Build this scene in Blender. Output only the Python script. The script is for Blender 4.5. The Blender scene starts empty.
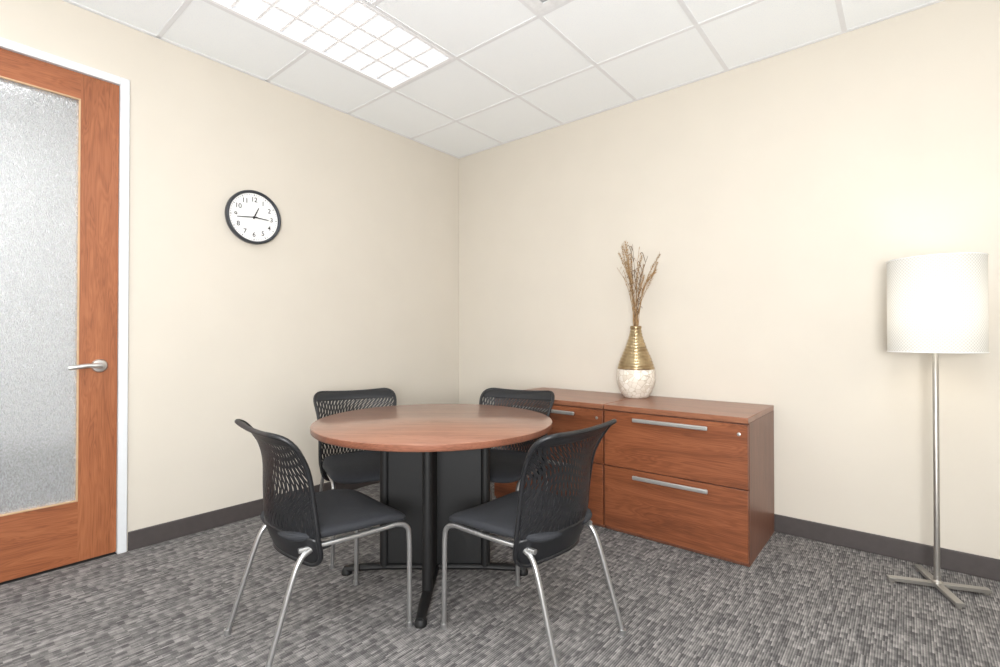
import bpy, bmesh, math, random
from mathutils import Vector, Matrix
random.seed(7)
scene = bpy.context.scene
COL = scene.collection
try:
    scene.view_settings.view_transform = 'Standard'
    scene.view_settings.look = 'None'
except Exception as e:
    print(e)

# ---------------------------------------------------------------- helpers
def lin(c):
    return tuple(((x/255)/12.92 if x/255 <= .04045 else (((x/255)+.055)/1.055)**2.4) for x in c)+(1,)

def nmat(name):
    m = bpy.data.materials.new(name); m.use_nodes = True
    nt = m.node_tree
    return m, nt, nt.nodes['Principled BSDF']

def mat_plain(name, rgb, rough=.5, metal=0, var=.06, nscale=30, bump=0, bscale=200, coat=0):
    m, nt, p = nmat(name)
    c = lin(rgb)
    n = nt.nodes.new('ShaderNodeTexNoise'); n.inputs['Scale'].default_value = nscale
    tc = nt.nodes.new('ShaderNodeTexCoord'); nt.links.new(tc.outputs['Object'], n.inputs['Vector'])
    r = nt.nodes.new('ShaderNodeValToRGB')
    r.color_ramp.elements[0].color = tuple(x*(1-var) for x in c[:3])+(1,)
    r.color_ramp.elements[1].color = tuple(min(1, x*(1+var)) for x in c[:3])+(1,)
    r.color_ramp.elements[0].position = .3; r.color_ramp.elements[1].position = .7
    nt.links.new(n.outputs['Fac'], r.inputs['Fac']); nt.links.new(r.outputs['Color'], p.inputs['Base Color'])
    p.inputs['Roughness'].default_value = rough; p.inputs['Metallic'].default_value = metal
    if coat: p.inputs['Coat Weight'].default_value = coat
    if bump:
        n2 = nt.nodes.new('ShaderNodeTexNoise'); n2.inputs['Scale'].default_value = bscale
        nt.links.new(tc.outputs['Object'], n2.inputs['Vector'])
        b = nt.nodes.new('ShaderNodeBump'); b.inputs['Strength'].default_value = bump; b.inputs['Distance'].default_value = .002
        nt.links.new(n2.outputs['Fac'], b.inputs['Height']); nt.links.new(b.outputs['Normal'], p.inputs['Normal'])
    return m

def mat_wood(name, dark, mid, light, axis='Z', rough=.35, scale=1.0, coat=.1):
    m, nt, p = nmat(name)
    tc = nt.nodes.new('ShaderNodeTexCoord'); mp = nt.nodes.new('ShaderNodeMapping')
    s = {'X': (.9, 9, 9), 'Y': (9, .9, 9), 'Z': (9, 9, .9)}[axis]
    mp.inputs['Scale'].default_value = tuple(v*scale for v in s)
    nt.links.new(tc.outputs['Object'], mp.inputs['Vector'])
    n = nt.nodes.new('ShaderNodeTexNoise'); n.inputs['Scale'].default_value = 1.6
    n.inputs['Detail'].default_value = 3; n.inputs['Roughness'].default_value = .45; n.inputs['Distortion'].default_value = 1.0
    nt.links.new(mp.outputs['Vector'], n.inputs['Vector'])
    # growth-ring lines: fold the broad noise
    rg = nt.nodes.new('ShaderNodeMath'); rg.operation = 'MULTIPLY'; rg.inputs[1].default_value = 90; nt.links.new(n.outputs['Fac'], rg.inputs[0])
    sn = nt.nodes.new('ShaderNodeMath'); sn.operation = 'SINE'; nt.links.new(rg.outputs[0], sn.inputs[0])
    mp2 = nt.nodes.new('ShaderNodeMapping')
    s2 = {'X': (6, 260, 260), 'Y': (260, 6, 260), 'Z': (260, 260, 6)}[axis]
    mp2.inputs['Scale'].default_value = s2
    nt.links.new(tc.outputs['Object'], mp2.inputs['Vector'])
    n2 = nt.nodes.new('ShaderNodeTexNoise'); n2.inputs['Scale'].default_value = 1; n2.inputs['Detail'].default_value = 2
    nt.links.new(mp2.outputs['Vector'], n2.inputs['Vector'])
    a1 = nt.nodes.new('ShaderNodeMath'); a1.operation = 'MULTIPLY_ADD'; a1.inputs[1].default_value = .05; nt.links.new(sn.outputs[0], a1.inputs[0])
    ml = nt.nodes.new('ShaderNodeMath'); ml.operation = 'MULTIPLY_ADD'; ml.inputs[1].default_value = .4; ml.inputs[2].default_value = .125
    nt.links.new(n.outputs['Fac'], ml.inputs[0]); nt.links.new(ml.outputs[0], a1.inputs[2])
    mx = nt.nodes.new('ShaderNodeMath'); mx.operation = 'MULTIPLY_ADD'
    mx.inputs[1].default_value = .35; nt.links.new(n2.outputs['Fac'], mx.inputs[0]); nt.links.new(a1.outputs[0], mx.inputs[2])
    r = nt.nodes.new('ShaderNodeValToRGB'); e = r.color_ramp.elements
    e[0].position = .36; e[0].color = lin(dark); e[1].position = .64; e[1].color = lin(light)
    k = e.new(.5); k.color = lin(mid)
    nt.links.new(mx.outputs[0], r.inputs['Fac']); nt.links.new(r.outputs['Color'], p.inputs['Base Color'])
    p.inputs['Roughness'].default_value = rough; p.inputs['Coat Weight'].default_value = coat
    p.inputs['Coat Roughness'].default_value = .3
    return m

class MB:
    """mesh builder: accumulates geometry for ONE part"""
    def __init__(s): s.v = []; s.f = []; s.mi = []; s.cur = 0
    def add(s, vs, fs):
        o = len(s.v); s.v += [tuple(x) for x in vs]
        for f in fs: s.f.append([i+o for i in f]); s.mi.append(s.cur)
    def box(s, x0, x1, y0, y1, z0, z1):
        vs = [(x, y, z) for x in (x0, x1) for y in (y0, y1) for z in (z0, z1)]
        s.add(vs, [(0, 1, 3, 2), (4, 6, 7, 5), (0, 4, 5, 1), (2, 3, 7, 6), (0, 2, 6, 4), (1, 5, 7, 3)])
    def lathe(s, prof, seg=48, c=(0, 0, 0), caps=True):
        vs = []; fs = []
        for r, z in prof:
            for i in range(seg):
                a = 2*math.pi*i/seg; vs.append((c[0]+r*math.cos(a), c[1]+r*math.sin(a), c[2]+z))
        for j in range(len(prof)-1):
            for i in range(seg):
                k = (i+1) % seg
                fs.append((j*seg+i, j*seg+k, (j+1)*seg+k, (j+1)*seg+i))
        if caps:
            fs.append(list(range(seg))[::-1]); fs.append([(len(prof)-1)*seg+i for i in range(seg)])
        s.add(vs, fs)
    def tube(s, pts, r, seg=10, caps=True, flat=1.0):
        pts = [Vector(p) for p in pts]; n = len(pts)
        rr = r if isinstance(r, (list, tuple)) else [r]*n
        vs = []; fs = []; up = None
        for i, p in enumerate(pts):
            t = (pts[min(i+1, n-1)]-pts[max(i-1, 0)]).normalized()
            if up is None:
                up = Vector((0, 0, 1)) if abs(t.z) < .9 else Vector((1, 0, 0))
            up = (up-t*up.dot(t)).normalized(); sd = t.cross(up)
            for k in range(seg):
                a = 2*math.pi*k/seg
                vs.append(p+(up*math.cos(a)*flat+sd*math.sin(a))*rr[i])
        for j in range(n-1):
            for k in range(seg):
                l = (k+1) % seg
                fs.append((j*seg+k, j*seg+l, (j+1)*seg+l, (j+1)*seg+k))
        if caps:
            fs.append(list(range(seg))[::-1]); fs.append([(n-1)*seg+k for k in range(seg)])
        s.add(vs, fs)
    def obj(s, name, mats, parent=None, loc=(0, 0, 0), rot=(0, 0, 0), bevel=0, smooth=True, ang=40, solid=0, bseg=2):
        me = bpy.data.meshes.new(name); me.from_pydata(s.v, [], s.f); me.update()
        bm = bmesh.new(); bm.from_mesh(me); bmesh.ops.recalc_face_normals(bm, faces=bm.faces); bm.to_mesh(me); bm.free()
        if not isinstance(mats, (list, tuple)): mats = [mats]
        for m in mats: me.materials.append(m)
        for i, p in enumerate(me.polygons): p.material_index = s.mi[i]
        if smooth:
            me.shade_smooth(); me.set_sharp_from_angle(angle=math.radians(ang))
        o = bpy.data.objects.new(name, me); COL.objects.link(o)
        o.location = loc; o.rotation_euler = rot
        if parent: o.parent = parent
        if solid:
            md = o.modifiers.new('solid', 'SOLIDIFY'); md.thickness = solid; md.offset = 0
        if bevel:
            md = o.modifiers.new('bevel', 'BEVEL'); md.width = bevel; md.segments = bseg; md.limit_method = 'ANGLE'
            md.angle_limit = math.radians(40)
        return o

def crom(pts, n=8):
    P = [Vector(p) for p in pts]; P = [P[0]*2-P[1]]+P+[P[-1]*2-P[-2]]
    out = []
    for i in range(1, len(P)-2):
        for k in range(n):
            t = k/n; a, b, c, d = P[i-1:i+3]
            out.append(.5*((2*b)+(c-a)*t+(2*a-5*b+4*c-d)*t*t+(3*b-a-3*c+d)*t**3))
    out.append(P[-2]); return out

def empty(name, loc, rotz=0, rot=None, label=None, category=None, group=None):
    o = bpy.data.objects.new(name, None); COL.objects.link(o)
    o.empty_display_size = .1; o.location = loc; o.rotation_euler = rot if rot else (0, 0, rotz)
    if label: o['label'] = label
    if category: o['category'] = category
    if group: o['group'] = group
    return o

def struct(o): o['kind'] = 'structure'; return o
def tag(o, label, category): o['label'] = label; o['category'] = category; return o

# ---------------------------------------------------------------- dimensions
H = 2.844
XR = 4.82; YB = -5.47
CAM = (3.249, -3.306, 1.15)

# ---------------------------------------------------------------- materials
M_wall = mat_plain('wall_paint', (213, 206, 194), .85, var=.012, nscale=3, bump=.12, bscale=350)
M_base = mat_plain('baseboard_vinyl', (74, 68, 67), .5)
M_frame = mat_plain('door_frame_paint', (222, 225, 228), .35, var=.01)
M_door = mat_wood('door_cherry', (130, 75, 45), (154, 92, 57), (170, 106, 69), 'Z', .4)
M_doorrail = mat_wood('door_cherry_rail', (126, 71, 42), (150, 88, 54), (166, 102, 65), 'Y', .4)
M_stop = mat_plain('glazing_stop', (196, 164, 130), .5)
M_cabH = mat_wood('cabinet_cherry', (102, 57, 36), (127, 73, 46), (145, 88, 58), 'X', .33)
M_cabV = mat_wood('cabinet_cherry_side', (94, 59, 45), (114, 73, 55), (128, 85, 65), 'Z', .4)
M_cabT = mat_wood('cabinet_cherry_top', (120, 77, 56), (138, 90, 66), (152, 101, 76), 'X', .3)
M_tab = mat_wood('table_laminate', (130, 91, 73), (145, 102, 82), (156, 112, 91), 'X', .22, coat=.3)
M_edge = mat_wood('table_edge', (110, 70, 53), (130, 84, 65), (142, 94, 74), 'X', .35)
M_silver = mat_plain('brushed_nickel', (206, 205, 203), .34, .9, var=.03)
M_pull = mat_plain('satin_aluminium_pull', (176, 174, 171), .42, .65, var=.03)
M_tube = mat_plain('silver_tube', (176, 176, 176), .34, .85, var=.03)
M_lampm = mat_plain('lamp_nickel', (178, 175, 170), .36, .85, var=.03)
M_blackp = mat_plain('black_plastic', (22, 23, 26), .42, var=.1)
M_blackm = mat_plain('black_metal', (10, 10, 11), .6, 0, var=.1)
M_seat = mat_plain('seat_fabric', (38, 40, 45), .8, var=.12, nscale=120, bump=.5, bscale=900)
M_white = mat_plain('clock_face_white', (238, 238, 238), .5, var=.01)
M_dark = mat_plain('clock_rim', (60, 63, 68), .35, .3)
M_ink = mat_plain('clock_ink', (14, 14, 16), .6)
M_grid = mat_plain('ceiling_grid_metal', (232, 234, 237), .5, var=.01)
M_louver = mat_plain('louver_white', (246, 247, 250), .4, var=.01)
M_louvside = mat_plain('louver_metal', (252, 252, 254), .5, var=.005)
M_vent = mat_plain('vent_white', (236, 238, 240), .5)

# ceiling tile
M_ceil, nt, p = nmat('acoustic_tile')
tc = nt.nodes.new('ShaderNodeTexCoord')
n = nt.nodes.new('ShaderNodeTexNoise'); n.inputs['Scale'].default_value = 160; n.inputs['Detail'].default_value = 3
nt.links.new(tc.outputs['Object'], n.inputs['Vector'])
r = nt.nodes.new('ShaderNodeValToRGB'); r.color_ramp.elements[0].position = .36; r.color_ramp.elements[1].position = .46
r.color_ramp.elements[0].color = lin((243, 247, 253)); r.color_ramp.elements[1].color = lin((249, 253, 255))
nt.links.new(n.outputs['Fac'], r.inputs['Fac']); nt.links.new(r.outputs['Color'], p.inputs['Base Color'])
p.inputs['Roughness'].default_value = .95
b = nt.nodes.new('ShaderNodeBump'); b.inputs['Strength'].default_value = .15; b.inputs['Distance'].default_value = .002
nt.links.new(n.outputs['Fac'], b.inputs['Height']); nt.links.new(b.outputs['Normal'], p.inputs['Normal'])

# carpet: ribbed blocks of short dashes running along world Y, set in offset rows
M_carpet, nt, p = nmat('striated_carpet')
L = nt.links.new
def M(op, a, b=None, c=None):
    n = nt.nodes.new('ShaderNodeMath'); n.operation = op
    for i, x in enumerate((a, b, c)):
        if x is None: continue
        if isinstance(x, (int, float)): n.inputs[i].default_value = x
        else: L(x, n.inputs[i])
    return n.outputs[0]
def WN(x, y):
    c = nt.nodes.new('ShaderNodeCombineXYZ'); L(x, c.inputs[0])
    if y is not None: L(y, c.inputs[1])
    w = nt.nodes.new('ShaderNodeTexWhiteNoise'); w.noise_dimensions = '3D'; L(c.outputs[0], w.inputs['Vector']); return w.outputs['Value']
tc = nt.nodes.new('ShaderNodeTexCoord'); sp = nt.nodes.new('ShaderNodeSeparateXYZ'); L(tc.outputs['Object'], sp.inputs[0])
X, Y = M('ADD', sp.outputs[0], 20), M('ADD', sp.outputs[1], 20)
PW = .0080
cx = M('FLOOR', M('DIVIDE', X, PW))
col = M('FLOOR', M('DIVIDE', cx, 6))
offc = WN(col, None)
yv = M('ADD', M('DIVIDE', Y, .046), offc)
row = M('FLOOR', yv)
blk = WN(M('ADD', col, 900), row)
d2 = WN(M('ADD', cx, 500), row)
fine2 = WN(M('ADD', cx, 77), M('FLOOR', M('MULTIPLY', yv, 2.0)))
fy = M('SINE', M('MULTIPLY', yv, 2*math.pi))
gr = M('SINE', M('MULTIPLY', X, 2*math.pi/PW))
val = M('ADD', M('ADD', M('MULTIPLY', blk, .10), M('ADD', M('MULTIPLY', d2, .34), M('MULTIPLY', fine2, .18))), M('ADD', M('MULTIPLY_ADD', gr, .13, .13), M('MULTIPLY_ADD', fy, .06, .06)))
cr = nt.nodes.new('ShaderNodeValToRGB'); e = cr.color_ramp.elements
e[0].position = .18; e[0].color = lin((77, 75, 75)); e[1].position = .84; e[1].color = lin((168, 164, 161))
for q, c in ((.40, (102, 100, 100)), (.62, (134, 131, 129))):
    k = e.new(q); k.color = lin(c)
L(val, cr.inputs['Fac'])
fine = nt.nodes.new('ShaderNodeTexNoise'); fine.inputs['Scale'].default_value = 380; fine.inputs['Detail'].default_value = 1; L(tc.outputs['Object'], fine.inputs['Vector'])
fr = nt.nodes.new('ShaderNodeValToRGB'); fr.color_ramp.elements[0].position = .3; fr.color_ramp.elements[0].color = (.86, .86, .86, 1)
fr.color_ramp.elements[1].position = .7; fr.color_ramp.elements[1].color = (1.05, 1.05, 1.05, 1); L(fine.outputs['Fac'], fr.inputs['Fac'])
mu = nt.nodes.new('ShaderNodeMix'); mu.data_type = 'RGBA'; mu.blend_type = 'MULTIPLY'; mu.inputs[0].default_value = 1
L(cr.outputs['Color'], mu.inputs[6]); L(fr.outputs['Color'], mu.inputs[7]); L(mu.outputs[2], p.inputs['Base Color'])
p.inputs['Roughness'].default_value = 1; p.inputs['Specular IOR Level'].default_value = .1
b = nt.nodes.new('ShaderNodeBump'); b.inputs['Strength'].default_value = .3; b.inputs['Distance'].default_value = .002
L(fine.outputs['Fac'], b.inputs['Height']); L(b.outputs['Normal'], p.inputs['Normal'])

# rain glass
M_glass, nt, p = nmat('rain_glass')
tc = nt.nodes.new('ShaderNodeTexCoord'); mp = nt.nodes.new('ShaderNodeMapping'); mp.inputs['Scale'].default_value = (170, 170, 60)
nt.links.new(tc.outputs['Object'], mp.inputs['Vector'])
n = nt.nodes.new('ShaderNodeTexNoise'); n.inputs['Scale'].default_value = 1; n.inputs['Detail'].default_value = 1; n.inputs['Distortion'].default_value = .6
nt.links.new(mp.outputs['Vector'], n.inputs['Vector'])
b = nt.nodes.new('ShaderNodeBump'); b.inputs['Strength'].default_value = 1; b.inputs['Distance'].default_value = .0035
nt.links.new(n.outputs['Fac'], b.inputs['Height']); nt.links.new(b.outputs['Normal'], p.inputs['Normal'])
r = nt.nodes.new('ShaderNodeValToRGB'); r.color_ramp.elements[0].position = .35; r.color_ramp.elements[1].position = .65
r.color_ramp.elements[0].color = (.84, .86, .87, 1); r.color_ramp.elements[1].color = (.96, .97, .98, 1)
nt.links.new(n.outputs['Fac'], r.inputs['Fac']); nt.links.new(r.outputs['Color'], p.inputs['Base Color'])
p.inputs['Transmission Weight'].default_value = .74
p.inputs['Roughness'].default_value = .26; p.inputs['IOR'].default_value = 1.28

def mat_emit(name, col, st):
    m = bpy.data.materials.new(name); m.use_nodes = True; nt = m.node_tree
    nt.nodes.remove(nt.nodes['Principled BSDF'])
    e = nt.nodes.new('ShaderNodeEmission'); e.inputs['Color'].default_value = col; e.inputs['Strength'].default_value = st
    nt.links.new(e.outputs[0], nt.nodes['Material Output'].inputs['Surface']); return m
M_lens = mat_emit('fluorescent_lens', (.96, .98, 1.0, 1), 19)
M_lensmid = mat_emit('fluorescent_lens_mid', (.96, .98, 1.0, 1), 9)
M_lensdim = mat_emit('fluorescent_lens_soft', (.99, 1.0, 1.0, 1), 1.05)

# ---------------------------------------------------------------- room shell
g = MB(); g.add([(0, 0, 0), (XR, 0, 0), (XR, YB, 0), (0, YB, 0)], [(0, 3, 2, 1)])
struct(g.obj('floor', M_carpet, smooth=False))
# right-hand wall in the plane y=0
g = MB(); g.box(-.12, XR+.12, 0, .12, 0, H+.15); struct(g.obj('wall_back', M_wall, smooth=False))
# wall x=0 with door opening
D0, D1, DT = -3.555, -2.548, 2.549
g = MB(); g.box(-.12, 0, D1, 0, 0, H+.15); g.box(-.12, 0, YB, D0, 0, H+.15); g.box(-.12, 0, D0, D1, DT, H+.15)
struct(g.obj('wall_left', M_wall, smooth=False))
g = MB(); g.box(XR, XR+.12, YB, 0, 0, H+.15); struct(g.obj('wall_right', M_wall, smooth=False))
g = MB(); g.box(-.12, XR+.12, YB-.12, YB, 0, H+.15); struct(g.obj('wall_front', M_wall, smooth=False))
# baseboards
def baseb(name, x0, x1, y0, y1):
    g = MB(); g.box(x0, x1, y0, y1, 0, .103); struct(g.obj(name, M_base, bevel=.004))
baseb('baseboard_back', .013, XR, -.012, -.0005)
baseb('baseboard_left', .0005, .012, D1+.006, -.0005)
baseb('baseboard_left_near', .0005, .012, YB, D0-.006)
# door frame
g = MB()
fw = .042
g.box(-.125, .014, D1-fw, D1, 0, DT+.0); g.box(-.125, .014, D0, D0+fw, 0, DT)
g.box(-.125, .014, D0+fw, D1-fw, DT-.042, DT)
g.box(-.075, -.05, D1-fw-.015, D1-fw, 0, DT-.042); g.box(-.075, -.05, D0+fw, D0+fw+.015, 0, DT-.042)
struct(g.obj('trim_1', M_frame, bevel=.003))
# ceiling grid
xs = [0, .55]
while xs[-1]+.61 < XR-.05: xs.append(round(xs[-1]+.61, 3))
xs.append(XR)
ys = [0, -.59]
while ys[-1]-.61 > YB+.05: ys.append(round(ys[-1]-.61, 3))
ys.append(YB)
troffers = [(.55, -1.20), (2.99, -1.20), (.55, -3.64), (2.99, -3.64)]
holes = set()
for (tx, ty) in troffers:
    holes.add((round(tx, 2), round(ty, 2))); holes.add((round(tx, 2), round(ty-.61, 2)))
vent = (1.77, -1.20); holes.add(vent)
g = MB()
for i in range(len(xs)-1):
    for j in range(len(ys)-1):
        if (round(xs[i], 2), round(ys[j], 2)) in holes: continue
        g.add([(xs[i], ys[j], H), (xs[i+1], ys[j], H), (xs[i+1], ys[j+1], H), (xs[i], ys[j+1], H)], [(0, 1, 2, 3)])
struct(g.obj('ceiling', M_ceil, smooth=False))
g = MB(); w = .012
for x in xs[1:-1]:
    g.box(x-w, x+w, YB, -.022, H-.003, H+.004)
for y in ys[1:-1]:
    for i in range(len(xs)-1):
        mid = any(abs(tx-xs[i]) < .01 and abs((ty-.61)-y) < .01 for tx, ty in troffers)
        if mid: continue
        g.box(xs[i]+w, xs[i+1]-w, y-w, y+w, H-.003, H+.004)
struct(g.obj('trim_2', M_grid, smooth=False))
g = MB(); g.box(0.0, .022, YB, 0, H-.003, H+.004); g.box(.022, XR, -.022, 0, H-.003, H+.004)
struct(g.obj('trim_3', M_grid, smooth=False))

# troffers
def troffer(tx, ty, lens, name='ceiling_light'):
    e = empty(name, (tx+.305, ty-.61, H), label='bright recessed fluorescent ceiling light with white louvers', category='ceiling light', group='recessed ceiling lights')
    a, b = .293, .598
    g = MB(); t = .004; hz = .11
    g.box(-a, -a+t, -b, b, 0, hz); g.box(a-t, a, -b, b, 0, hz); g.box(-a, a, -b, -b+t, 0, hz); g.box(-a, a, b-t, b, 0, hz)
    g.box(-a, a, -b, b, hz, hz+t)
    g.box(-a, -a+.02, -b, b, -.004, .002); g.box(a-.02, a, -b, b, -.004, .002)
    g.box(-a+.02, a-.02, -b, -b+.02, -.004, .002); g.box(-a+.02, a-.02, b-.02, b, -.004, .002)
    g.obj('housing', M_louver, e, smooth=False)
    g = MB(); g.box(-a+.02, a-.02, -b+.02, b-.02, .022, .026); g.obj('light_lens', lens, e, smooth=False)
    g = MB()
    for i in range(1, 3):
        x = -a+.02+(2*a-.04)*i/3; w = .010; g.box(x-w, x+w, -b+.02, b-.02, .004, .008)
    for i in range(1, 9):
        y = -b+.02+(2*b-.04)*i/9; g.box(-a+.02, a-.02, y-.007, y+.007, .0035, .0075)
    g.obj('louver', M_louvside, e, smooth=False)
for i, t in enumerate(troffers): troffer(*t, (M_lensdim, M_lensmid, M_lens, M_lens)[i])

# vent
e = empty('ceiling_vent', (vent[0]+.305, vent[1]-.305, H), label='white square metal air diffuser set in the ceiling', category='air vent')
g = MB(); 
for k, (ro, ri, z) in enumerate([(.297, .235, -.004), (.228, .175, .004), (.168, .12, .008), (.112, .05, .012)]):
    g.box(-ro, ro, ri, ro, z, z+.004); g.box(-ro, ro, -ro, -ri, z, z+.004)
    g.box(-ro, -ri, -ri, ri, z, z+.004); g.box(ri, ro, -ri, ri, z, z+.004)
g.obj('vent_louver', M_vent, e, smooth=False)
g = MB(); g.box(-.297, .297, -.297, .297, .022, .026); g.obj('vent_box', mat_plain('vent_inner', (215, 216, 218), .6), e, smooth=False)

# corridor beyond the door
M_hall = mat_plain('corridor_paint', (212, 213, 213), .8, var=.01)
M_hallfloor = mat_plain('corridor_carpet', (46, 46, 48), .9, var=.2)
g = MB(); g.add([(-1.7, 0, 0), (0, 0, 0), (0, YB, 0), (-1.7, YB, 0)], [(0, 1, 2, 3)]); struct(g.obj('floor_corridor', M_hallfloor, loc=(0, 0, -.001), smooth=False))
g = MB(); g.box(-1.8, -1.7, YB, 0, 0, H); struct(g.obj('wall_corridor', M_hall, smooth=False))
g = MB(); g.box(-1.7, -.12, -.5, -.4, 0, H); struct(g.obj('wall_corridor_end', M_hall, smooth=False))
g = MB(); g.box(-1.7, -.12, YB, YB+.1, 0, H); struct(g.obj('wall_corridor_near', M_hall, smooth=False))
g = MB(); g.box(-1.8, -.12, YB, 0, H, H+.05); struct(g.obj('ceiling_corridor', M_hall, smooth=False))
g = MB(); g.box(-1.7, -1.688, YB, 0, 0, .36); struct(g.obj('baseboard_corridor', mat_plain('corridor_base', (26, 25, 25), .6), smooth=False))
ld = bpy.data.lights.new('corridor_lamp', 'AREA'); ld.shape = 'RECTANGLE'; ld.size = .9; ld.size_y = 2.2; ld.energy = 50; ld.color = (.98, .99, 1)
lo = bpy.data.objects.new('corridor_lamp', ld); COL.objects.link(lo); lo.location = (-.65, -3.9, H-.03)

# ---------------------------------------------------------------- door
yl0, yl1 = D0+fw+.002, D1-fw-.002     # leaf
zt = DT-.044
door = MB()
gy0, gy1, gz0, gz1 = yl0+.16, yl1-.158, .318, 2.375
door.box(-.048, -.004, yl0, gy0, .012, zt); door.box(-.048, -.004, gy1, yl1, .012, zt)
door.cur = 1
door.box(-.048, -.004, gy0, gy1, .012, gz0); door.box(-.048, -.004, gy0, gy1, gz1, zt)
dob = struct(door.obj('door_1', [M_door, M_doorrail], smooth=False))
dob['label'] = 'cherry wood office door with a tall obscured glass panel'
g = MB(); s = .008
for xa, xb in ((-.014, -.001), (-.051, -.038)):
    g.box(xa, xb, gy0, gy0+s, gz0, gz1); g.box(xa, xb, gy1-s, gy1, gz0, gz1)
    g.box(xa, xb, gy0+s, gy1-s, gz0, gz0+s); g.box(xa, xb, gy0+s, gy1-s, gz1-s, gz1)
g.obj('glazing_bead', M_stop, dob, bevel=.002)
g = MB(); g.box(-.030, -.022, gy0+.001, gy1-.001, gz0+.001, gz1-.001); g.obj('glass_panel', M_glass, dob, smooth=False)
hy, hz = -2.668, 1.005
h = MB()
pr = [(.0, 0), (.035, 0), (.035, .006), (.030, .012), (.014, .014), (.013, .05), (0, .05)]
vs = MB(); vs.lathe(pr[1:-1], 32)
h.add([(-.004+z, hy+x, hz+y) for x, y, z in vs.v], vs.f)
h.tube(crom([(.046, hy+.004, hz), (.05, hy-.02, hz+.002), (.05, hy-.06, hz+.003), (.048, hy-.1, hz-.002), (.044, hy-.130, hz-.006)], 6), [.0135]*8+[.0125]*8+[.0115]*8+[.010], 12, flat=.95)
h.obj('door_handle', M_silver, dob)

# ---------------------------------------------------------------- clock
clk = empty('wall_clock', (0.0005, -1.893, 1.925), rot=(math.pi/2, 0, math.pi/2), label='round white wall clock with dark rim hung on cream wall', category='clock')
g = MB(); R = .172
g.lathe([(.10, 0), (R-.006, 0), (R, .008), (R, .028), (R-.003, .036), (R-.009, .040), (R-.014, .037), (R-.018, .030), (R-.019, .020)], 72, caps=False)
g.obj('clock_rim', M_dark, clk, ang=80)
g = MB(); g.lathe([(.0001, .019), (R-.018, .019), (R-.018, .022), (.0001, .022)], 72, caps=False); g.obj('clock_face', M_white, clk)
g = MB()
for k in range(1, 13):
    fc = bpy.data.curves.new('n', 'FONT'); fc.body = str(k); fc.size = .041; fc.align_x = 'CENTER'; fc.align_y = 'CENTER'; fc.offset = .0004
    to = bpy.data.objects.new('n', fc); COL.objects.link(to); bpy.context.view_layer.update()
    me = bpy.data.meshes.new_from_object(to.evaluated_get(bpy.context.evaluated_depsgraph_get()))
    a = math.pi/2-k*math.pi/6; cx_, cy_ = .112*math.cos(a), .112*math.sin(a)
    g.add([(v.co.x+cx_, v.co.y+cy_, .0226) for v in me.vertices], [tuple(q.vertices) for q in me.polygons])
    bpy.data.objects.remove(to); bpy.data.meshes.remove(me); bpy.data.curves.remove(fc)
for k in range(60):
    a = k*math.pi/30; ca, sa = math.cos(a), math.sin(a); wd = .0018 if k % 5 == 0 else .0008; r0 = .137 if k % 5 == 0 else .141
    g.add([(r*ca-q*sa, r*sa+q*ca, .0225) for r, q in ((r0, -wd), (.147, -wd), (.147, wd), (r0, wd))], [(0, 1, 2, 3)])
g.obj('numerals', M_ink, clk, smooth=False)
def hand(deg, ln, wd, z, tail, nm):
    a = math.radians(90-deg); ca, sa = math.cos(a), math.sin(a); g = MB()
    pts = [(-tail, -wd), (ln, -wd*.6), (ln, wd*.6), (-tail, wd)]
    vs = [(x*ca-y*sa, x*sa+y*ca, zz) for zz in (z, z+.001) for x, y in pts]
    g.add(vs, [(0, 1, 2, 3), (7, 6, 5, 4), (0, 4, 5, 1), (1, 5, 6, 2), (2, 6, 7, 3), (3, 7, 4, 0)])
    g.obj(nm, M_ink, clk, smooth=False)
hand(24, .070, .0044, .024, .012, 'hour_hand'); hand(263, .106, .0038, .0255, .02, 'minute_hand'); hand(93, .090, .0036, .027, .010, 'second_hand')
g = MB(); g.lathe([(.0001, .0228), (.007, .0228), (.007, .029), (.0001, .029)], 20, caps=False); g.obj('clock_pin', M_ink, clk)

# ---------------------------------------------------------------- cabinets
def cabinet(x0, x1, label):
    xc = (x0+x1)/2; w = (x1-x0)/2; hw = w-.191
    e = empty('file_cabinet', (xc, -.015, 0), label=label, category='cabinet', group='lateral file cabinets along the wall')
    yf = -.588
    T = .75
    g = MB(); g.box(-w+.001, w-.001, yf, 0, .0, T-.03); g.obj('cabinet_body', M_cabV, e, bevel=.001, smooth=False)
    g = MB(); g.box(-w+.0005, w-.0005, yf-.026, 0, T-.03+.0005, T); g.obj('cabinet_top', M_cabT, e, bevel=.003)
    for z0, z1 in ((.022, .384), (.390, .713)):
        d = MB(); d.box(-w+.004, w-.004, yf-.0205, yf-.0005, z0, z1)
        dr = d.obj('drawer', M_cabH, e, bevel=.0015)
        hz = z1-.036; g = MB(); yy = yf-.0205
        g.box(-hw, hw, yy-.030, yy-.017, hz-.0112, hz+.0112)
        g.box(-hw+.008, -hw+.024, yy-.020, yy, hz-.008, hz+.008); g.box(hw-.024, hw-.008, yy-.020, yy, hz-.008, hz+.008)
        g.obj('handle', M_pull, dr, bevel=.005, bseg=3)
        if z0 > .3:
            q = MB(); q.lathe([(.009, 0), (.009, .002), (.006, .003)], 20)
            l = MB(); l.add([(w-.045+x, yy-z, z1-.05+y) for x, y, z in q.v], q.f); l.obj('lock', M_silver, dr)
    return e
cabinet(1.837, 2.635, 'cherry wood two-drawer lateral file cabinet under the vase')
cabinet(.965, 1.833, 'cherry wood two-drawer lateral file cabinet behind the chairs')

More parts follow.
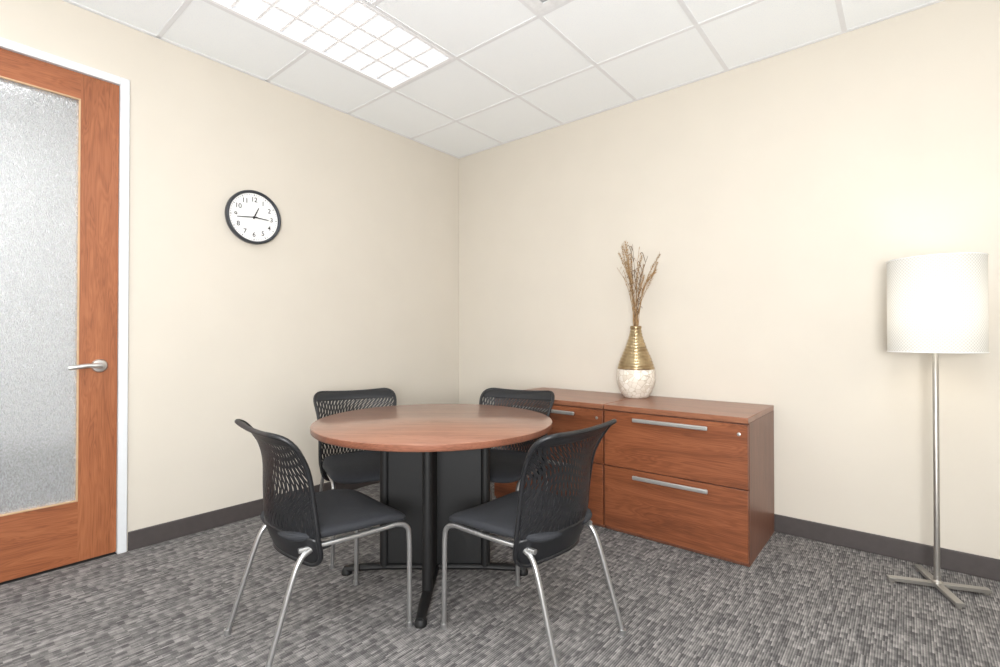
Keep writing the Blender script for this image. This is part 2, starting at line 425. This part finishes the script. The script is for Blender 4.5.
# ---------------------------------------------------------------- vase
VX, VY, VZ = 1.835, -.165, .7505
vz = empty('vase', (VX, VY, VZ), label='teardrop vase with gold ribbed neck and white mosaic bottom', category='vase')
M_gold, nt, p = nmat('antique_gold')
p.inputs['Metallic'].default_value = .92; p.inputs['Roughness'].default_value = .28
tc = nt.nodes.new('ShaderNodeTexCoord'); n = nt.nodes.new('ShaderNodeTexNoise'); n.inputs['Scale'].default_value = 14
nt.links.new(tc.outputs['Object'], n.inputs['Vector']); r = nt.nodes.new('ShaderNodeValToRGB')
r.color_ramp.elements[0].color = lin((150, 128, 96)); r.color_ramp.elements[1].color = lin((206, 186, 148)); r.color_ramp.elements[0].position = .3; r.color_ramp.elements[1].position = .7
nt.links.new(n.outputs['Fac'], r.inputs['Fac']); nt.links.new(r.outputs['Color'], p.inputs['Base Color'])
M_mosaic, nt, p = nmat('pearl_mosaic')
tc = nt.nodes.new('ShaderNodeTexCoord'); v = nt.nodes.new('ShaderNodeTexVoronoi'); v.inputs['Scale'].default_value = 30
nt.links.new(tc.outputs['Object'], v.inputs['Vector']); r = nt.nodes.new('ShaderNodeValToRGB')
r.color_ramp.elements[0].color = lin((212, 202, 186)); r.color_ramp.elements[1].color = lin((242, 238, 230))
nt.links.new(v.outputs['Color'], r.inputs['Fac']); 
v2 = nt.nodes.new('ShaderNodeTexVoronoi'); v2.feature = 'DISTANCE_TO_EDGE'; v2.inputs['Scale'].default_value = 30
nt.links.new(tc.outputs['Object'], v2.inputs['Vector']); r2 = nt.nodes.new('ShaderNodeValToRGB')
r2.color_ramp.elements[0].color = (.62, .55, .45, 1); r2.color_ramp.elements[1].color = (1, 1, 1, 1); r2.color_ramp.elements[1].position = .05
nt.links.new(v2.outputs['Distance'], r2.inputs['Fac'])
mu = nt.nodes.new('ShaderNodeMix'); mu.data_type = 'RGBA'; mu.blend_type = 'MULTIPLY'; mu.inputs[0].default_value = 1
nt.links.new(r.outputs['Color'], mu.inputs[6]); nt.links.new(r2.outputs['Color'], mu.inputs[7]); nt.links.new(mu.outputs[2], p.inputs['Base Color'])
p.inputs['Roughness'].default_value = .35
def lerpK(K, v):   # smooth interpolation through key values
    n = len(K)
    for i in range(n-1):
        a, wa = K[i]; b, wb = K[i+1]
        if a <= v <= b+1e-6:
            t = (v-a)/(b-a)
            def sl(j):
                lo, hi = max(0, j-1), min(n-1, j+1); return (K[hi][1]-K[lo][1])/(K[hi][0]-K[lo][0])
            m0, m1 = sl(i)*(b-a), sl(i+1)*(b-a)
            return (2*t**3-3*t*t+1)*wa+(t**3-2*t*t+t)*m0+(-2*t**3+3*t*t)*wb+(t**3-t*t)*m1
    return K[-1][1]
def vr(z):   # body radius along height
    return lerpK([(0, .076), (.03, .098), (.08, .119), (.125, .126), (.17, .124), (.21, .115), (.27, .094), (.33, .069), (.39, .048), (.43, .037), (.462, .033), (.48, .037)], z)
ZB = .19
g = MB(); g.lathe([(.0001, 0)]+[(vr(ZB*i/20), ZB*i/20) for i in range(21)], 64, caps=False); g.obj('vase_bottom', M_mosaic, vz, ang=60)
g = MB(); pr = []
N = 180
for i in range(N+1):
    z = ZB+(.48-ZB)*i/N; pr.append((vr(z)+.0042*abs(math.sin((z-ZB)/.0205*math.pi)), z))
pr += [(.033, .481), (.027, .462), (.03, .42)]
g.lathe(pr, 64, caps=False); g.obj('vase_neck', M_gold, vz, ang=80)

# dried stalks
M_stalk = mat_plain('dried_stalk', (158, 126, 86), .8, var=.2, nscale=40)
M_stalk2 = mat_plain('dried_stalk_brown', (108, 82, 56), .8, var=.25, nscale=40)
tips = [(-.12, .00, .98), (-.085, .02, 1.05), (-.065, -.02, 1.0), (-.03, .02, 1.04), (-.015, .0, .97), (.025, -.03, 1.0), (.055, .02, .90), (.09, -.01, .95), (.12, .02, .86),
        (-.11, -.02, .88), (-.06, .01, .92), (.03, .02, .84), (.065, -.02, .82), (-.045, -.03, .80), (.145, -.01, .91), (-.015, .03, 1.02), (.105, .01, .84), (-.085, .0, .93), (.16, .01, .96), (.0, -.02, .86),
        (-.05, .0, 1.06), (-.095, .01, .82), (.045, .0, .96), (-.02, -.02, .78), (-.10, .0, 1.03)]
ca7, sa7 = math.cos(math.radians(39.7)), math.sin(math.radians(39.7))
for i, (tx, ty, tz) in enumerate(tips):
    wx, wy = tx*.93-ty*.3, min(.11, tx*.42+ty*.8)
    g = MB(); a = i*2.39; bx, by = .013*math.cos(a), .013*math.sin(a)
    bow = random.uniform(.5, 1.1)
    pts = crom([(bx*.5, by*.5, .32), (bx, by, .475), (bx+wx*.30*bow, by+wy*.30*bow, .475+(tz-.475)*.4), (bx+wx*.68*bow, by+wy*.68*bow, .475+(tz-.475)*.74), (bx+wx, by+wy, tz)], 8)
    jit = [Vector((random.uniform(-1, 1), random.uniform(-1, .6), 0))*.007 for _ in range(5)]
    pts = [p+(jit[k//8].lerp(jit[min(4, k//8+1)], (k % 8)/8) if k > 8 else Vector((0, 0, 0))) for k, p in enumerate(pts)]
    n = len(pts); g.tube(pts, [.0019-.0008*k/n for k in range(n)], 6)
    kind = (0, 1, 0, 2)[i % 4]
    if kind == 0:      # feathery seed head
        for k in range(20, n-1):
            p = pts[k]; t = (pts[k+1]-pts[k]).normalized()
            for s in range(4):
                aa = k*1.9+s*1.57+random.random()
                d = Vector((math.cos(aa), math.sin(aa), 0)); d = (d-t*d.dot(t)).normalized()
                ll = random.uniform(.5, 1.2)
                g.tube([p, p+t*.010*ll+d*.005*ll, p+t*.028*ll+d*.012*ll], [.0006, .0014, .0002], 5)
    elif kind == 1:    # loose nodding grains on fine branchlets
        for k in range(14, n-1, 2):
            p = pts[k]; aa = random.uniform(0, 6.28); d = Vector((math.cos(aa), math.sin(aa)*.6, 0)); ll = random.uniform(.5, 1.2)
            q = p+d*.020*ll+Vector((0, 0, .028*ll))
            g.tube(crom([p, p+d*.008*ll+Vector((0, 0, .016*ll)), q], 4), .0007, 5)
            g.tube([q, q+Vector((0, 0, .005))+d*.001, q+Vector((0, 0, .014))+d*.004], [.0006, .0028, .0003], 6)
    else:               # thin blades that curl away
        for k in (12, 16, 21, 25, 29):
            p = pts[k]; sgn = 1 if (k+i) % 2 else -1; ll = random.uniform(.6, 1.3)
            dx = Vector((ca7, sa7*.4, 0))*sgn*ll
            g.tube(crom([p, p+dx*.010+Vector((0, 0, .03*ll)), p+dx*.022+Vector((0, 0, .055*ll)), p+dx*.034+Vector((0, 0, .044*ll))], 5), [.0006]+[.0019]*14+[.0004], 6)
    o = g.obj('dried_stalk', M_stalk2 if i % 4 == 3 else M_stalk, None, loc=(VX, VY, VZ))
    tag(o, 'thin dried golden tan stalk standing in the vase', 'dried plant'); o['group'] = 'dried stalks in the vase'

# ---------------------------------------------------------------- floor lamp
lp = empty('floor_lamp', (3.347, -.280, 0), label='metal floor lamp with a glowing white drum shade beside the wall', category='lamp')
g = MB()
for k in range(4):
    a = math.radians(20.8)+k*math.pi/2; ln = .19
    ca, sa = math.cos(a), math.sin(a); wd = .0155; z0, z1 = .012, .028; st = 0 if k % 2 == 0 else wd
    vs = [(x*ca-y*sa, x*sa+y*ca, z) for x, y, z in [(st, -wd, z0), (ln, -wd, z0), (ln, wd, z0), (st, wd, z0), (st, -wd, z1), (ln, -wd, z1), (ln, wd, z1), (st, wd, z1)]]
    g.add(vs, [(3, 2, 1, 0), (4, 5, 6, 7), (0, 1, 5, 4), (1, 2, 6, 5), (2, 3, 7, 6), (3, 0, 4, 7)])
    g.lathe([(.011, 0), (.011, .013)], 16, c=((ln-.015)*ca, (ln-.015)*sa, 0))
g.lathe([(.022, .026), (.022, .034), (.014, .04), (.012, .06)], 24)
g.obj('lamp_base', M_lampm, lp, bevel=.001)
g = MB(); g.lathe([(.0115, .05), (.0115, 1.16), (.006, 1.17), (.006, 1.49)], 20); g.obj('lamp_pole', M_lampm, lp)
M_shade = bpy.data.materials.new('woven_shade'); M_shade.use_nodes = True; nt = M_shade.node_tree; nt.nodes.remove(nt.nodes['Principled BSDF'])
tc = nt.nodes.new('ShaderNodeTexCoord')
sx = nt.nodes.new('ShaderNodeSeparateXYZ'); nt.links.new(tc.outputs['Object'], sx.inputs[0])
at = nt.nodes.new('ShaderNodeMath'); at.operation = 'ARCTAN2'; nt.links.new(sx.outputs[1], at.inputs[0]); nt.links.new(sx.outputs[0], at.inputs[1])
s1 = nt.nodes.new('ShaderNodeMath'); s1.operation = 'MULTIPLY'; s1.inputs[1].default_value = 76; nt.links.new(at.outputs[0], s1.inputs[0])
s1b = nt.nodes.new('ShaderNodeMath'); s1b.operation = 'SINE'; nt.links.new(s1.outputs[0], s1b.inputs[0])
s2 = nt.nodes.new('ShaderNodeMath'); s2.operation = 'MULTIPLY'; s2.inputs[1].default_value = 430; nt.links.new(sx.outputs[2], s2.inputs[0])
s2b = nt.nodes.new('ShaderNodeMath'); s2b.operation = 'SINE'; nt.links.new(s2.outputs[0], s2b.inputs[0])
mm = nt.nodes.new('ShaderNodeMath'); mm.operation = 'MULTIPLY'; nt.links.new(s1b.outputs[0], mm.inputs[0]); nt.links.new(s2b.outputs[0], mm.inputs[1])
r = nt.nodes.new('ShaderNodeMapRange'); r.inputs[1].default_value = -1; r.inputs[2].default_value = 1; r.inputs[3].default_value = 0; r.inputs[4].default_value = 1
nt.links.new(mm.outputs[0], r.inputs[0])
cr = nt.nodes.new('ShaderNodeValToRGB'); cr.color_ramp.elements[0].color = lin((188, 187, 183)); cr.color_ramp.elements[1].color = lin((225, 225, 222))
nt.links.new(r.outputs[0], cr.inputs[0])
df = nt.nodes.new('ShaderNodeBsdfDiffuse'); tl = nt.nodes.new('ShaderNodeBsdfTranslucent'); mxs = nt.nodes.new('ShaderNodeMixShader'); mxs.inputs[0].default_value = .21
nt.links.new(cr.outputs[0], df.inputs[0]); nt.links.new(cr.outputs[0], tl.inputs[0])
nt.links.new(df.outputs[0], mxs.inputs[1]); nt.links.new(tl.outputs[0], mxs.inputs[2]); nt.links.new(mxs.outputs[0], nt.nodes['Material Output'].inputs[0])
g = MB(); RS = .175
g.lathe([(RS, 1.084), (RS, 1.515)], 96, caps=False)
g.obj('lamp_shade', M_shade, lp)
for z in (1.086, 1.513):
    g = MB(); g.tube([(RS*math.cos(a*math.pi/32), RS*math.sin(a*math.pi/32), z) for a in range(65)], .0025, 6, caps=False)
    if z > 1.3:
        for k in range(3):
            a = k*2*math.pi/3; g.tube([(0, 0, 1.485), (RS*math.cos(a), RS*math.sin(a), 1.512)], .002, 6)
    g.obj('shade_ring', M_white, lp)
g = MB(); g.lathe([(.012, 1.18), (.015, 1.21), (.028, 1.25), (.03, 1.28), (.02, 1.305), (.004, 1.312)], 24); g.obj('light_bulb', mat_emit('bulb_glow', (1, .93, .82, 1), 8), lp)
pl = bpy.data.lights.new('lamp_glow', 'POINT'); pl.energy = 4.4; pl.color = (1, .92, .79); pl.shadow_soft_size = .07
po = bpy.data.objects.new('lamp_glow', pl); COL.objects.link(po); po.parent = lp; po.location = (0, 0, 1.28)

# ---------------------------------------------------------------- table
tb = empty('round_table', (1.468, -1.658, 0), rotz=math.radians(39.7), label='round meeting table with brown wood top and black pedestal', category='table')
g = MB(); R = .57; T = .753
g.lathe([(.0001, T-.03), (R-.004, T-.03), (R, T-.026), (R, T-.003)], 128, caps=False); g.cur = 1
g.lathe([(R, T-.003), (R-.003, T), (.0001, T)], 128, caps=False)
tt = g.obj('tabletop', [M_edge, M_tab], tb, ang=50)
g = MB(); pw = .245; 
g.box(-pw, pw, -.012, .012, .055, T-.045); g.box(-.012, .012, -pw, -.0121, .055, T-.045); g.box(-.012, .012, .0121, pw, .055, T-.045)
g.box(-.3, .3, -.02, .02, T-.045, T-.0305); g.box(-.02, .02, -.3, -.0201, T-.045, T-.0305); g.box(-.02, .02, .0201, .3, T-.045, T-.0305)
g.obj('pedestal', M_blackm, tb, bevel=.003)
for k in range(4):
    a = k*math.pi/2; g = MB()
    g.tube([(pw, 0, .04), (pw, 0, T-.045)], .024, 16)
    g.tube(crom([(.03, 0, .040), (.2, 0, .040), (.35, 0, .033), (.44, 0, .024)], 6), [.024]*7+[.023]*6+[.021]*6, 12, flat=.7)
    g.lathe([(.024, .0), (.026, .005), (.024, .016), (.018, .028)], 20, c=(.43, 0, 0))
    g.obj('pedestal_foot', M_blackm, tb, rot=(0, 0, a))

# ---------------------------------------------------------------- chairs
RU, RV = .30, .15        # top corner rounding in (u,v)
BU, BV = .24, .12
def umax(v):
    if v > 1-RV: return 1-RU*(1-math.sqrt(max(0, 1-((v-1+RV)/RV)**2)))
    if v < BV: return 1-BU*(1-math.sqrt(max(0, 1-((BV-v)/BV)**2)))
    return 1
def backS(u, v):
    w_ = lerpK([(.0, .200), (.2, .222), (.45, .222), (.7, .226), (.88, .240), (1, .250)], v)
    x = lerpK([(0, -.166), (.2, -.200), (.45, -.208), (.7, -.206), (.85, -.220), (.94, -.240), (1, -.264)], v)
    x += .11*u*u*max(0, .8+.5*v-1.25*v*v)
    z = .362+v*.470 - .014*max(0, (v-.9)/.1)**2
    z += .012*u*u*v**5 - .036*u*u*(1-v)**2
    return Vector((x, w_*u, z))

def build_chair(loc, rotz, label):
    e = empty('mesh_back_chair', loc, rotz=rotz, label=label, category='chair', group='mesh-back chairs around the table')
    # seat
    g = MB(); seg = 64; prof = [(.0001, .0), (.6, .0), (.94, .003), (.99, .011), (1.0, .020), (.985, .029), (.93, .036), (.75, .040), (.4, .039), (.0001, .038)]
    vs = []; fs = []
    for s, z in prof:
        for i in range(seg):
            a = 2*math.pi*i/seg; c, sn = math.cos(a), math.sin(a); n_ = 6
            x = .236*math.copysign(abs(c)**(2/n_), c)*s; y = .238*math.copysign(abs(sn)**(2/n_), sn)*s
            if x < 0: y *= 1-.20*(-x/.236)
            dz = -.030*max(0, (x-.05)/.18)**2+.010*(y/.228)**2
            vs.append((x+.042, y, .426+z+dz))
    for j in range(len(prof)-1):
        for i in range(seg):
            k = (i+1) % seg; fs.append((j*seg+i, j*seg+k, (j+1)*seg+k, (j+1)*seg+i))
    g.add(vs, fs); g.obj('seat', M_seat, e, ang=70)
    # back frame rim
    top = [(1-RU+RU*math.sin(math.pi/2*k/8), 1-RV+RV*math.cos(math.pi/2*k/8)) for k in range(9)]
    bot = [(1-BU+BU*math.cos(math.pi/2*k/6), BV-BV*math.sin(math.pi/2*k/6)) for k in range(7)]
    right = top+[(1, v/20) for v in range(16, 3, -1)]+bot
    loop = [(u/20, 1) for u in range(-13, 14)]+right+[(u/20, 0) for u in range(14, -15, -1)]+[(-u, v) for u, v in right[::-1]]
    rim = [backS(*q) for q in loop]; rim += rim[:2]
    g = MB(); g.tube(rim, .0092, 10, caps=False)
    fr = g.obj('backrest', M_blackp, e)
    for nm, va, vb, nv in (('lower_panel', .005, .22, 10), ('headband', .88, .998, 10)):
        g = MB(); vs = []; fs = []
        for j in range(nv+1):
            v = va+(vb-va)*j/nv; hu = umax(v)-.01
            for i in range(25): vs.append(backS(hu*(-1+2*i/24), v))
        for j in range(nv):
            for i in range(24): fs.append((j*25+i, j*25+i+1, (j+1)*25+i+1, (j+1)*25+i))
        g.add(vs, fs); g.obj(nm, M_blackp, fr, solid=.007)
    # netting: wavy strands meeting to leave flowing lens-shaped slots
    g = MB(); NS = 48; s_ = 1.98/NS; NV = 170
    for k in range(-12, NS+13):
        vs = []; fs = []; ph = k*s_
        for j in range(NV+1):
            v = .205+.69*j/NV; hm = umax(v)-.012
            u = -.985+k*s_+.22*s_*math.sin(2*math.pi*(v*8.5+.5*math.sin(ph*3.1))+math.pi*k)+.15*math.sin(v*8.0)+.05*math.sin(v*19+ph*2.5)
            wd = s_*(.425+.04*math.sin(v*23+k*1.7))
            for q in (-1, 1):
                uu = max(-hm, min(hm, u+q*wd)); vs.append(backS(uu, v))
        for j in range(NV):
            if (vs[2*j]-vs[2*j+1]).length > .0012: fs.append((2*j, 2*j+1, 2*j+3, 2*j+2))
        g.add(vs, fs)
    g.obj('backrest_mesh', M_blackp, fr, solid=.0015, smooth=False)
    # legs
    for sg in (1, -1):
        g = MB()
        g.tube(crom([(.262, sg*.228, 0.008), (.262, sg*.226, .18), (.262, sg*.224, .345), (.253, sg*.222, .395), (.215, sg*.218, .415), (.15, sg*.212, .414), (0, sg*.20, .411), (-.16, sg*.18, .407)], 6), .0100, 12)
        g.lathe([(.013, 0), (.013, .02)], 14, c=(.262, sg*.228, 0))
        g.obj('leg', M_tube, e)
        g = MB()
        g.tube(crom([(-.12, sg*.19, .404), (-.155, sg*.193, .385), (-.185, sg*.197, .325), (-.235, sg*.203, .168), (-.285, sg*.208, .008)], 6), .0098, 12)
        g.lathe([(.013, 0), (.013, .02)], 14, c=(-.285, sg*.208, 0))
        g.obj('leg', M_tube, e)
        g = MB()
        g.tube(crom([(-.05, sg*.19, .407), (-.09, sg*.186, .402), (-.125, sg*.18, .399)], 4), .013, 10); g.obj('backrest_bracket', M_blackp, e)
    for xx, yy in ((.12, .20), (-.08, .18)):
        g = MB(); g.tube([(xx, -yy, .409), (xx, yy, .409)], .009, 10); g.obj('crossbar', M_tube, e)
    return e
lab = 'black mesh-back chair with silver legs, '
first = build_chair((1.453, -2.251, 0), math.radians(82.7), lab+'tucked at the round table')
def dup(o, parent=None):
    c = o.copy(); COL.objects.link(c)
    if parent: c.parent = parent
    for ch in list(o.children): dup(ch, c)
    return c
for loc, rz, l in (((2.099, -1.725, 0), 177.7, 'tucked at the round table'), ((.862, -1.639, 0), -20.3, 'facing away from bare wall'), ((1.455, -1.132, 0), 282.7, 'near the file cabinets')):
    c = dup(first); c.location = loc; c.rotation_euler = (0, 0, math.radians(rz)); c['label'] = lab+l

# added fill light, unseen behind the camera, aimed up to brighten the ceiling
fl = bpy.data.lights.new('fill_uplight', 'AREA'); fl.shape = 'DISK'; fl.size = .9; fl.energy = 146; fl.color = (.985, .992, 1)
fo = bpy.data.objects.new('fill_uplight', fl); COL.objects.link(fo); fo.location = (3.7, -4.1, 1.2)
fo.rotation_euler = (Vector((1.6, -1.7, 3.1))-Vector(fo.location)).to_track_quat('-Z', 'Y').to_euler()

# ---------------------------------------------------------------- world + camera
w = bpy.data.worlds.new('world'); scene.world = w; w.use_nodes = True
w.node_tree.nodes['Background'].inputs[0].default_value = (.5, .5, .52, 1); w.node_tree.nodes['Background'].inputs[1].default_value = .3
cd = bpy.data.cameras.new('camera'); cam = bpy.data.objects.new('camera', cd); COL.objects.link(cam)
cd.sensor_width = 36; cd.lens = 36*.491; cd.clip_start = .05
cam.location = CAM; cam.rotation_euler = (math.radians(90.52), 0, math.radians(39.7))
scene.camera = cam
